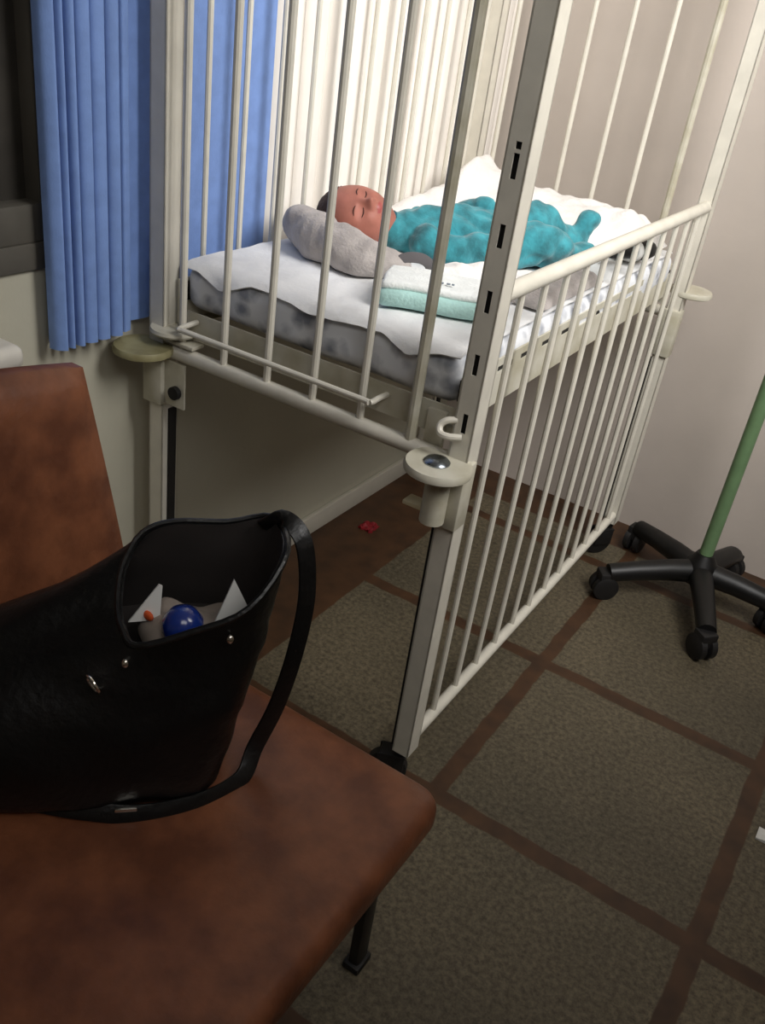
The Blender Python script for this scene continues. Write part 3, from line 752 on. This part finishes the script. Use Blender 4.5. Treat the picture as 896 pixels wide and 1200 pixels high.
# ---------------------------------------------------------------- black shoulder bag
BO = Vector((-0.085, -0.585, 0.0)); FT = -0.03; bu = Vector((-0.7071, -0.7071, 0)); bw = Vector((-0.7071, 0.7071, 0))
def bp_(s, t, z): return BO+bu*s+bw*t+Vector((0, 0, z))
bag = empty('shoulder_bag', (BO+bu*0.18+bw*0.08+Vector((0, 0, 0.456))), 'glossy black leather shoulder bag standing open on the brown seat', 'bag')
loops = [
 [(-0.005, 0.085, .457), (0.01, 0.03, .457), (0.06, 0.012, .457), (0.18, 0.010, .457), (0.30, 0.014, .457), (0.385, 0.04, .457), (0.40, 0.085, .457), (0.385, 0.13, .457), (0.30, 0.15, .457), (0.18, 0.155, .457), (0.06, 0.155, .457), (0.01, 0.135, .457)],
 [(-0.012, 0.085, .475), (0.002, 0.018, .475), (0.06, -0.006, .475), (0.18, -0.012, .475), (0.31, -0.004, .475), (0.405, 0.03, .475), (0.42, 0.085, .475), (0.405, 0.14, .475), (0.31, 0.165, .475), (0.18, 0.17, .475), (0.06, 0.17, .475), (0.00, 0.148, .475)],
 [(-0.022, 0.085, .53), (-0.008, 0.012, .53), (0.06, -0.014, .53), (0.18, -0.020, .53), (0.31, -0.008, .53), (0.41, 0.03, .53), (0.428, 0.085, .53), (0.41, 0.14, .53), (0.31, 0.165, .53), (0.18, 0.172, .53), (0.06, 0.172, .53), (-0.008, 0.15, .53)],
 [(-0.045, 0.080, .61), (-0.020, 0.010, .60), (0.06, -0.008, .60), (0.17, -0.006, .60), (0.29, 0.006, .59), (0.38, 0.04, .585), (0.40, 0.085, .60), (0.38, 0.135, .61), (0.29, 0.158, .625), (0.17, 0.17, .63), (0.05, 0.17, .64), (-0.035, 0.15, .64)],
 [(-0.065, 0.070, .70), (-0.030, 0.012, .675), (0.05, 0.004, .66), (0.135, 0.008, .655), (0.20, 0.035, .655), (0.235, 0.06, .66), (0.245, 0.085, .68), (0.225, 0.115, .695), (0.175, 0.145, .705), (0.10, 0.160, .715), (0.02, 0.164, .72), (-0.05, 0.145, .72)],
 [(-0.076, 0.066, .79), (-0.028, 0.014, .742), (0.040, 0.008, .712), (0.105, 0.010, .692), (0.122, 0.032, .700), (0.128, 0.058, .708), (0.128, 0.085, .722), (0.122, 0.115, .740), (0.100, 0.148, .764), (0.06, 0.160, .774), (-0.01, 0.163, .772), (-0.068, 0.155, .785)]]
rings = [catmull([bp_(p[0], p[1]+(FT*max(0, (0.70-p[2])/0.24) if p[1] < 0.06 else 0), p[2]) for p in L], 4, True) for L in loops]
nR = len(rings[0])
fine = []
for k in range(nR):
    fine.append(catmull([r[k] for r in rings], 5))
def bag_shell():
    bm = B(); H = len(fine[0])
    def wr(p, i, j): d = (p-bp_(0.16, 0.08, p.z)); d.z = 0; d.normalize(); return p + d*(0.005*nz(p.x*16, p.y*16, p.z*22)+0.003*nz(p.x*40, p.y*40, p.z*30))*min(1, (H-1-j)*0.25, j*0.5)
    V = [[bm.verts.new(wr(fine[k][j], k, j)) for j in range(H)] for k in range(nR)]
    for k in range(nR):
        for j in range(H-1): bm.faces.new((V[k][j], V[(k+1) % nR][j], V[(k+1) % nR][j+1], V[k][j+1]))
    bm.faces.new([V[k][0] for k in range(nR)][::-1])
    # lining wall, 5 mm inside
    c = sum((fine[k][-1] for k in range(nR)), Vector())/nR
    I = []
    for k in range(nR):
        col = []
        for j in range(H-1, H-12, -1):
            p = V[k][j].co; ax = bp_(0.03, 0.085, p.z); d = (ax-p); d.z = 0; d.normalize(); col.append(bm.verts.new(p+d*0.006))
        I.append(col)
    for k in range(nR):
        a, b = I[k], I[(k+1) % nR]
        f = bm.faces.new((V[k][H-1], V[(k+1) % nR][H-1], b[0], a[0])); f.material_index = 0
        for j in range(len(a)-1): f = bm.faces.new((a[j], b[j], b[j+1], a[j+1])); f.material_index = 1
    f = bm.faces.new([I[k][-1] for k in range(nR)]); f.material_index = 1
    return bm
loc(obj('bag_body', bag_shell(), [M['bag'], M['lining']], bag, 70))
# rolled rim binding
bm = B(); tube(bm, [p+Vector((0, 0, 0.001)) for p in rings[-1]], 0.0045, 8, closed=True); loc(obj('rim', bm, M['bag'], bag))
# strap: leaves the raised back corner, loops out over the seat and comes back along the front
sp = catmull([(-0.150, -0.440, 0.775), (-0.118, -0.440, 0.800), (-0.085, -0.440, 0.780), (-0.066, -0.448, 0.71), (-0.060, -0.470, 0.63), (-0.064, -0.495, 0.55), (-0.072, -0.525, 0.490), (-0.064, -0.565, 0.463), (-0.082, -0.630, 0.462), (-0.125, -0.692, 0.464), (-0.18, -0.735, 0.470), (-0.25, -0.772, 0.470), (-0.31, -0.81, 0.468)], 8)
bm = B(); tube(bm, sp, 0, 12, flat=(0.013, 0.0028, (0.8, -0.35, 0.45))); st = loc(obj('strap', bm, M['bag'], bag))
def ring_(c, n, r, th, name, par):
    n = Vector(n).normalized(); a = n.orthogonal().normalized(); b = n.cross(a)
    bm = B(); tube(bm, [Vector(c)+a*r*math.cos(k*math.pi/10)+b*r*math.sin(k*math.pi/10) for k in range(20)], th, 8, closed=True)
    return loc(obj(name, bm, M['chrome'], par))
ring_(bp_(0.155, -0.010, 0.652), (0.2, 0.9, 0.3), 0.013, 0.0022, 'ring', bag)
for s, z in ((0.118, 0.672), (-0.005, 0.705)):
    bm = B(); q = bp_(s, 0.002, z); ell(bm, q, (0.005, 0.005, 0.007), None, 2); loc(obj('stud', bm, M['chrome'], bag))
bm = B(); box(bm, (-0.014, -0.004, -0.003), (0.014, 0.004, 0.003), 0.0015)
bmesh.ops.transform(bm, matrix=Matrix.Translation((-0.137, -0.700, 0.472)) @ Matrix.Rotation(math.radians(45), 4, 'Z'), verts=bm.verts[:]); loc(obj('buckle', bm, M['chrome'], st))

# contents of the bag
def in_fn(u, v):
    a, b = 2*u-1, 2*v-1; a, b = a*math.sqrt(1-b*b*0.42), b*math.sqrt(1-a*a*0.42)
    s = 0.030+0.076*a; t = 0.083+0.058*b
    e = (min(1, u*5)*min(1, (1-u)*5)*min(1, v*5)*min(1, (1-v)*5))**0.5
    h = 0.655+0.032*e+0.012*nz(s*30, t*30, 2)+0.012*max(0, s-0.02)/0.08-0.02*max(0, t-0.06)/0.08
    return bp_(s, t, h), bp_(0.03+(s-0.03)*0.85, 0.083+(t-0.083)*0.85, 0.632)
ic = obj('folded_cloth', grid_solid(in_fn, 30, 24), M['greycloth'], None, 70); tag(ic, 'grey-beige cloth folded inside the open black bag', 'cloth')
bt = empty('bottle', bp_(0.050, 0.042, 0.689), 'dark blue round-topped bottle lying in the mouth of the black bag', 'bottle')
bm = B(); lathe(bm, [(0.008, -0.022), (0.020, -0.018), (0.026, -0.004), (0.025, 0.010), (0.017, 0.022), (0.006, 0.027)], bp_(0.050, 0.042, 0.695), 24); loc(obj('cap', bm, M['bluecap'], bt))
bm = B(); lathe(bm, [(0.018, -0.032), (0.022, -0.029), (0.022, -0.020), (0.018, -0.017)], bp_(0.050, 0.042, 0.695), 24); loc(obj('neck', bm, M['paper'], bt))
def card(name, pts, m, label, th=0.0012):
    P = [Vector(p) for p in pts]; n = (P[1]-P[0]).cross(P[2]-P[0]).normalized()*th
    bm = B(); A = [bm.verts.new(p+n) for p in P]; C = [bm.verts.new(p-n) for p in P]
    bm.faces.new(A); bm.faces.new(C[::-1])
    for i in range(len(P)): j = (i+1) % len(P); bm.faces.new((A[i], C[i], C[j], A[j]))
    return obj(name, bm, m, None, 20), label
c1, l1 = card('paper_sheet', [bp_(0.116, 0.060, 0.690), bp_(0.078, 0.070, 0.685), bp_(0.075, 0.078, 0.732), bp_(0.079, 0.077, 0.735)], M['paper'], '')
tag(c1, 'pointed white paper with an orange corner standing in the black bag', 'paper')
bm = B(); ell(bm, bp_(0.092, 0.064, 0.696), (0.009, 0.004, 0.007), None, 2); o = obj('orange_mark', bm, M['orange'], c1)
c2, l2 = card('paper_sheet', [bp_(0.012, 0.050, 0.690), bp_(-0.040, 0.060, 0.690), bp_(-0.012, 0.062, 0.752)], M['paper'], '')
tag(c2, 'small white paper triangle at the right edge inside the black bag', 'paper')

# ---------------------------------------------------------------- wheeled stand by the far wall
stand = empty('drip_stand', (0.215, 1.115, 0), 'wheeled stand with a black five-armed base and green-tinted pole', 'stand')
bm = B(); lathe(bm, [(0.034, 0.065), (0.05, 0.075), (0.05, 0.112), (0.038, 0.135), (0.024, 0.16)], (0, 0, 0), 24); obj('hub', bm, M['black_base'], stand)
bm = B(); tube(bm, [(0, 0, 0.12), (0, 0, 1.9)], 0.019, 16); obj('pole', bm, M['pole_green_reflection'], stand)
for k in range(5):
    a = math.radians(-141+72*k); d = Vector((math.cos(a), math.sin(a), 0)); r = 0.27 if k not in (2, 3) else 0.215
    bm = B(); tube(bm, [d*0.02+Vector((0, 0, 0.100)), d*0.10+Vector((0, 0, 0.098)), d*0.19+Vector((0, 0, 0.089)), d*(r-0.004)+Vector((0, 0, 0.078))], [0.034, 0.031, 0.028, 0.026], 14)
    lg = obj('leg', bm, M['black_base'], stand)
    bm = B(); t = bmesh.new()
    for s in (-1, 1): lathe(t, [(0.029, s*0.016-0.011), (0.036, s*0.016-0.008), (0.036, s*0.016+0.008), (0.029, s*0.016+0.011)], (0, 0, 0.036), 22, 'Y')
    box(t, (-0.022, -0.024, 0.04), (0.024, 0.024, 0.084), 0.006)
    merge(bm, t, 0, Matrix.Translation(d*r) @ Matrix.Rotation(a+0.5*k, 4, 'Z')); obj('caster', bm, M['rubber'], lg)

# ---------------------------------------------------------------- cabinet behind the chair, litter on the floor
cab = empty('bedside_cabinet', (-0.70, -0.72, 0), 'white bedside cabinet with rounded top, half hidden behind the brown chair', 'cabinet')
bm = B(); box(bm, (-0.775, -0.98, 0.04), (-0.625, -0.445, 0.86), 0.006); loc(obj('body', bm, M['cabinet'], cab))
bm = B(); box(bm, (-0.775, -0.99, 0.845), (-0.615, -0.437, 0.884), 0.016, 4); loc(obj('top', bm, M['cabinet'], cab))
bm = B(); box(bm, (-0.626, -0.97, 0.10), (-0.618, -0.455, 0.83), 0.003); loc(obj('door', bm, M['cabinet'], cab))
for x in (-0.75, -0.65):
    for y in (-0.95, -0.47):
        bm = B(); tube(bm, [(x, y, 0), (x, y, 0.045)], 0.012, 10); loc(obj('foot', bm, M['rubber'], cab))
def scrap(u, v):
    x = -0.70+0.045*u; y = 0.745+0.05*v; z = 0.003+0.012*abs(nz(x*60, y*60, 3))
    x += 0.008*nz(v*5, 1); y += 0.01*nz(u*5, 4)
    return Vector((x, y, z)), Vector((x, y, 0.0005))
sc_ = obj('wrapper', grid_solid(scrap, 10, 10), M['red'], None, 30); tag(sc_, 'crumpled red wrapper on the brown floor strip under the cot', 'litter')
def scrap2(u, v):
    x = 0.585+0.06*u; y = 0.33+0.035*v; z = 0.004+0.010*abs(nz(x*40, y*40, 7)); return Vector((x, y, z)), Vector((x, y, 0.0005))
s2 = obj('paper_scrap', grid_solid(scrap2, 10, 8), M['paper'], None, 30); tag(s2, 'small white paper scrap on the floor tiles at the right', 'litter')
